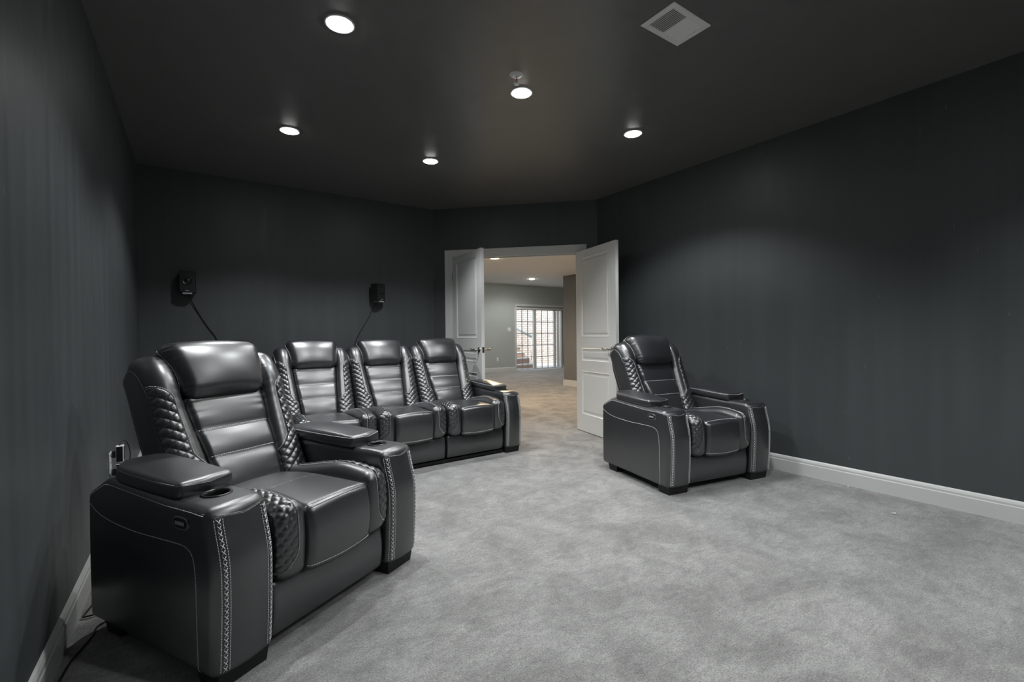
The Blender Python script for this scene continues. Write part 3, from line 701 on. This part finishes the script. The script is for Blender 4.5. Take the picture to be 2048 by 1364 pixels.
def make_seat():
    # centre cushion with a waterfall front
    hw = 0.158
    def cw_(x, y, z):
        q = x/(2*hw); X = (x-hw)*(1+0.0*y); Y = -0.012+y; Z = 0.228+z*0.915
        f = max(0, 1-y/0.10)
        Y += f*(-0.020*math.sin(math.pi*min(1, max(0, z/0.26))) - 0.010*(1-(2*q-1)**2))
        Z += (0.010*math.sin(math.pi*q) + 0.006*math.sin(math.pi*min(1, y/0.55))) * (1 if z > 0.13 else 0) - 0.014*f*(1-(2*q-1)**2)*(1 if z < 0.13 else 0)
        Z -= 0.014*sstep(0.34, 0.56, y)*(z/0.26)
        return Vector((X, Y, Z))
    V, F = rbox(2*hw, 0.58, 0.262, 0.030, 0.0125, cw_); sk = Skin(V, F); mb = MB(); mb.add(V, F, 0, True)
    # front top seam + lower front seam, double needle across the top at mid depth
    dn = Vector((0, 0, -1)); fy = Vector((0, 1, 0)); dg = Vector((0, 1, -1))
    top = [(x, 0.0, 0.465) for x in (-hw+0.006, -0.08, 0, 0.08, hw-0.006)]
    seam(mb, sk, [(x, -0.004, 0.455) for x in (-hw+0.008, -0.08, 0, 0.08, hw-0.008)], dg, 0.0020); stitch(mb, sk, [(x, 0.004, 0.466) for x in (-hw+0.008, -0.08, 0, 0.08, hw-0.008)], dg, 0.008, 0.0013)
    seam(mb, sk, [(x, 0, 0.252+0.05*abs(x)**1.2) for x in (-hw+0.004, -0.1, -0.05, 0, 0.05, 0.1, hw-0.004)], fy, 0.0013); stitch(mb, sk, [(x, 0, 0.247+0.05*abs(x)**1.2) for x in (-hw+0.004, -0.1, -0.05, 0, 0.05, 0.1, hw-0.004)], fy, 0.008, 0.0013)
    seam(mb, sk, [(-hw+0.01, 0.27, 0.5), (hw-0.01, 0.27, 0.5)], dn, 0.0012)
    keep('seat_cushion', mb)
    for sgn in (-1, 1):
        wd = 0.128; x0 = 0.152
        def bw(x, y, z):
            q = x/wd; X = x0+x; Y = -0.006+y; Z = 0.232+z*0.93
            k = max(0, min(1, z/0.268))
            Z += k*(0.030*math.exp(-((y-0.17)/0.16)**2) + 0.010*math.sin(math.pi*q) - 0.020*sstep(0.30, 0.55, y)) - 0.030*max(0, q-0.5)*k + 0.05*max(0, q-0.6)*(1-k)
            f = max(0, 1-y/0.12); Y += f*(-0.006*math.sin(math.pi*q)-0.012*math.sin(math.pi*k) + 0.02*max(0, q-0.5))
            return Vector((sgn*X, Y, Z))
        V, F = rbox(wd, 0.57, 0.268, 0.036, 0.0110, bw); sk = Skin(V, F); mb = MB(); mb.add(V, F, 0, True)
        # quilted outer half: over the top and down the front as one sheet
        # walk along the profile by a fan of directions around the cushion's core
        core = Vector((0, 0.14, 0.36)); rows = []
        path = [(0.50, 0), (0.44, 0), (0.38, 0), (0.32, 0), (0.26, 0), (0.20, 0)]
        prof = []
        for y in [0.50-0.0035*i for i in range(int(0.36/0.0035))]: prof.append((Vector((0, y, 0.6)), Vector((0, 0, -1))))
        for i in range(60):
            a = R(90)*(i+1)/60; d = Vector((0, math.sin(a), -math.cos(a))); prof.append((core - d*0.2, d))
        for i in range(28): prof.append((Vector((0, -0.2, 0.36-0.0035*(i+1))), Vector((0, 1, 0))))
        P = []; NR = []; ns = 30; s_acc = 0; last = None; n_rows = len(prof)
        for j, (p, d) in enumerate(prof):
            # inner border of the quilted part swings outwards at both ends
            e0 = j/(n_rows-1); inner = 0.40 + 0.5*max(0, (e0-0.86)/0.14)**2 + 0.40*max(0, (0.10-e0)/0.10)**2
            inner = min(inner, 0.93)
            row = []
            for i in range(ns+1):
                q = inner+(0.985-inner)*i/ns
                h, n = sk.hit((sgn*(x0+wd*q), p.y, p.z), d); row.append((h, n, q))
            c = row[ns//2][0]
            if last is not None: s_acc += (c-last).length
            last = c
            for i, (h, n, q) in enumerate(row):
                u_ = q*wd/0.037 + s_acc/0.039; v_ = q*wd/0.037 - s_acc/0.039
                g_ = abs(math.sin(math.pi*u_))*abs(math.sin(math.pi*v_))
                edge = min(i, ns-i, j, n_rows-1-j)/2.5; hh = 0.0008+0.0055*g_**0.45
                if edge < 1: hh = -0.003*(1-edge)+hh*edge
                P.append(h+n*hh); NR.append(0)
        Fq = [(j*(ns+1)+i, j*(ns+1)+i+1, (j+1)*(ns+1)+i+1, (j+1)*(ns+1)+i) for j in range(n_rows-1) for i in range(ns)]
        mb.add(P, Fq, 0, True)
        bord = [P[j*(ns+1)] for j in range(0, n_rows, 4)] + [P[(n_rows-1)*(ns+1)+i] for i in range(0, ns+1, 6)]
        bord2 = [b_+Vector((-sgn*0.004, 0, 0)) for b_ in bord]
        stitch(mb, sk, bord2, None, 0.0078, 0.0012); seam(mb, sk, bord, None, 0.0016, off=0.0)
        keep('bolster_%s' % ('left' if sgn < 0 else 'right'), mb)
    # footrest board
    def fwp(x, y, z):
        q = x/0.556; k = z/0.20
        return Vector((x-0.278, 0.030+y-0.014*math.sin(math.pi*k)*(1 if y < 0.03 else 0), 0.045+z-0.012*math.sin(math.pi*q)*k))
    V, F = rbox(0.556, 0.06, 0.20, 0.022, 0.0125, fwp); keep('footrest', MB().add(V, F, 0, True))
    keep('base', MB().box(-0.28, 0.10, 0.03, 0.28, 0.74, 0.235), [M['leather_back']])
    keep('base_bar', MB().box(-0.286, 0.05, 0.012, 0.286, 0.075, 0.034), [M['matte_black']])
make_seat()

def make_back():
    # centre panel: three puffed sections
    seams_t = (0.165, 0.285); T0, T1 = -0.075, 0.455
    def pwp(x, t, d):
        tt = T0+t; q = x/0.34; hw = 0.133+0.045*max(0, min(1, tt/0.45)); X = (2*q-1)*hw
        front = 1 if d < 0.05 else 0
        bounds = [-0.02, *seams_t, 0.45]; p = 0
        for a, b in zip(bounds, bounds[1:]):
            if a <= tt <= b: p = math.sin(math.pi*(tt-a)/(b-a))**0.45
        dd = d - 0.008 - front*(0.012*p + 0.010*math.sin(math.pi*q) + 0.012*math.exp(-((tt-0.12)/0.12)**2))
        # soft creases near the sides
        dd += front*0.0022*math.sin(tt*150+3*math.sin(tt*31))*abs(2*q-1)**3
        return BF(X, tt, dd)
    V, F = rbox(0.34, T1-T0, 0.10, 0.028, 0.0095, pwp); sk = Skin(V, F); mb = MB(); mb.add(V, F, 0, True)
    for st_ in seams_t:
        hw = 0.133+0.045*st_/0.45-0.008
        seam(mb, sk, [BF(-hw, st_, -0.05), BF(0, st_-0.003, -0.05), BF(hw, st_, -0.05)], BD, 0.0012)
        stitch(mb, sk, [BF(-hw, st_+0.006, -0.05), BF(0, st_+0.003, -0.05), BF(hw, st_+0.006, -0.05)], BD, 0.0085, 0.0013)
    keep('backrest', mb)
    # head pillow
    def hp(x, t, d):
        q = x/0.40; tt = 0.425+t; k = t/0.262
        hw = 0.178+0.046*k; X = (2*q-1)*hw; c = 1-(2*q-1)**2
        front = 1-sstep(0.02, 0.12, d)
        dd = d-0.060 - 0.034*c*math.sin(math.pi*min(1, max(0, k)))**0.6*front + 0.050*max(0, k-0.55)**1.5*front
        tt += (0.012*c)*(1 if k > 0.5 else -0.35) - 0.05*max(0, (d-0.07)/0.1)**2*k
        gx = abs(2*q-1)
        dd += front*0.0035*math.sin(tt*2*math.pi/0.021 + 2*math.sin(tt*40))*sstep(0.74, 0.95, gx)*(1-sstep(0.97, 1.0, gx)*0.5)
        dd += front*0.0025*math.sin(X*2*math.pi/0.03+math.sin(X*50))*sstep(0.25, 0.0, k)*0.6
        return BF(X, tt, dd)
    V, F = rbox(0.40, 0.262, 0.175, 0.052, 0.0085, hp); sk = Skin(V, F); mb = MB(); mb.add(V, F, 0, True)
    for sgn in (-1, 1):
        line = [BF(sgn*(0.45), t, dd) for t, dd in ((0.455, 0.0), (0.50, -0.030), (0.58, -0.030), (0.65, 0.0), (0.685, 0.05), (0.69, 0.09))]
        line = smooth_line(line, 2); xd = Vector((-sgn, 0, 0)); stitch(mb, sk, line, xd, 0.008, 0.0013); seam(mb, sk, line, xd, 0.0012)
    keep('headrest', mb)
    # wings
    for sgn in (-1, 1):
        T0, T1 = -0.085, 0.640; L_ = T1-T0; DP = 0.17
        def xin(tt): return 0.128+0.052*max(0, min(1, (tt+0.02)/0.5))
        def xout(tt): return 0.294+0.006*max(0, tt/0.6) - 0.012*max(0, (0.1-tt)/0.2)
        def wp(x, t, d):
            q = x/0.15; tt = T0+t; X = xin(tt)+(xout(tt)-xin(tt))*q
            front = 1-sstep(0.03, 0.12, d)
            dd = d - 0.012 - front*(0.026*math.sin(math.pi*min(1, q*0.9+0.1))**0.8 - 0.022*max(0, q-0.55)) - front*0.018*sstep(0.35, 0.60, tt)
            # top rolls back
            e = max(0, (tt-0.48)/0.16); dd += 0.060*e**2*front; tt2 = tt - 0.045*max(0, (d-0.05)/0.12)*e
            tt2 += 0.012*(1-(2*q-1)**2)*e
            dd += front*0.0022*math.sin(tt*210+4*math.sin(tt*23))*sstep(0.5, 0.0, q)*0.8
            return BF(sgn*X, tt2, dd)
        V, F = rbox(0.15, L_, DP, 0.040, 0.0090, wp); sk = Skin(V, F); mb = MB(); mb.add(V, F, 0, True)
        # quilted part: outer strip, swinging across the whole width at the bottom
        def inner_q(tt):
            if tt > 0.43: return min(0.95, 0.42+0.55*((tt-0.43)/0.075)**2)
            if tt > 0.20: return 0.42
            return max(0.06, 0.42-0.36*((0.20-tt)/0.07)**1.4) if tt > 0.13 else 0.06
        ta, tb = 0.0, 0.500; res = 0.0036; nt = int((tb-ta)/res); ns = 44; P = []
        for j in range(nt+1):
            tt = ta+(tb-ta)*j/nt; q0 = inner_q(tt)
            for i in range(ns+1):
                q = q0+(0.955-q0)*i/ns
                X = xin(tt)+(xout(tt)-xin(tt))*q
                h, n = sk.hit(BF(sgn*X, tt, -0.03), BD)
                xx = X
                u_ = xx/0.046 + tt/0.041; v_ = xx/0.046 - tt/0.041
                g_ = abs(math.sin(math.pi*u_))*abs(math.sin(math.pi*v_))
                edge = min(i, ns-i, j, nt-j)/2.5; hh = 0.001+0.0062*g_**0.45
                if edge < 1: hh = -0.003*(1-edge)+hh*edge
                P.append(h+n*hh)
        mb.add(P, [(j*(ns+1)+i, j*(ns+1)+i+1, (j+1)*(ns+1)+i+1, (j+1)*(ns+1)+i) for j in range(nt) for i in range(ns)], 0, True)
        bord = [P[j*(ns+1)] for j in range(nt, int(nt*0.26), -3)]
        top_ = [P[nt*(ns+1)+i] for i in range(ns, 0, -8)]
        bord = top_+bord
        seam(mb, sk, bord, None, 0.0017, off=0.0003)
        stitch(mb, sk, [b_+Vector((-sgn*0.0045, 0, 0.001)) for b_ in bord], None, 0.0078, 0.0013)
        # piping down the outer front rim, and the rear gusset seam
        rim = smooth_line([BF(sgn*0.45, t, dd) for t, dd in ((0.60, 0.105), (0.605, 0.06), (0.575, 0.022), (0.50, -0.005), (0.35, -0.010), (0.15, -0.005), (0.02, 0.0))], 3)
        xd = Vector((-sgn, 0, 0)); seam(mb, sk, rim, xd, 0.0016); stitch(mb, sk, [p+Vector((0, 0.005, 0)) for p in rim], xd, 0.008, 0.0012)
        keep('wing_%s' % ('left' if sgn < 0 else 'right'), mb)
    # rear shell
    def shp(x, t, d):
        q = x/0.56; tt = -0.30+t; X = (x-0.28)*(1.0+0.0*tt)
        return BF(X, tt, 0.115+d + 0.03*max(0, (tt-0.3)/0.3)*0 - 0.025*sstep(0.45, 0.60, tt)*(1 if d > 0.05 else 0) - 0.02*(2*q-1)**2*(1 if d > 0.05 else 0))
    V, F = rbox(0.56, 0.86, 0.10, 0.030, 0.02, shp); keep('back_shell', MB().add(V, F, 0, True), [M['leather_back']])
make_back()

PART_NAMES = {'arm': 'arm', 'pad': 'armrest_pad', 'cup': 'cup_holder'}
def child(name, key, parent, dx=0.0, sx=1.0):
    o = bpy.data.objects.new(name, meshes[key]); COL.objects.link(o); o.parent = parent; o.location = (dx, 0, 0); o.scale = (sx, 1, 1); return o
def recliner(kind, loc, rz, label, cat, n=1, pitch=0.568, scale=1.0, group=None):
    root = empty(kind, (*loc, 0), rz); tag(root, label, cat, group); root.scale = (scale,)*3
    off = (n-1)*pitch/2
    for side, s_ in (('left', -1), ('right', 1)):
        sa = 1.0 if n == 1 else 0.89
        dx = s_*(off + pitch/2 + 0.002 - AI*sa)
        child('arm', 'arm_'+side, root, dx, sa); child('armrest_pad', 'pad_'+side, root, dx, sa); child('cup_holder', 'cup_'+side, root, dx, sa)
        for fr_ in ('front', 'rear'): child('foot', 'foot_%s_%s' % (fr_, side), root, dx, sa)
        if side == 'left':
            rim_ = child('control_panel', 'control_rim', root, dx, sa); child('switch_plate', 'control_panel', rim_)
            for i in range(4): child('button', 'button_%d' % i, rim_)
    for k in range(n):
        dx = -off+k*pitch; sx = pitch/0.568
        bx_ = 1.03 if n == 1 else pitch/0.600
        child('seat_cushion', 'seat_cushion', root, dx, sx)
        child('seat_bolster', 'bolster_left', root, dx, sx); child('seat_bolster', 'bolster_right', root, dx, sx)
        child('footrest', 'footrest', root, dx, sx); child('base', 'base', root, dx, sx)
        if n > 1: child('base_bar', 'base_bar', root, dx, sx)
        child('backrest', 'backrest', root, dx, bx_); child('headrest', 'headrest', root, dx, 1.0 if n == 1 else 0.96)
        child('back_wing', 'wing_left', root, dx, bx_); child('back_wing', 'wing_right', root, dx, bx_)
        child('back_shell', 'back_shell', root, dx, bx_)
    return root
recliner('recliner_armchair', (0.458, 1.893), R(29.9), 'large black leather recliner nearest the camera, by the left wall', 'recliner', group=None, scale=1.005)
recliner('recliner_armchair', (3.068, 1.859), R(-10.8), 'single black leather recliner standing by the right wall', 'recliner', scale=1.009)
recliner('recliner_sofa', (1.452, 3.520), R(1.43), 'three-seat black leather reclining sofa behind the nearest recliner', 'sofa', n=3, pitch=0.597)
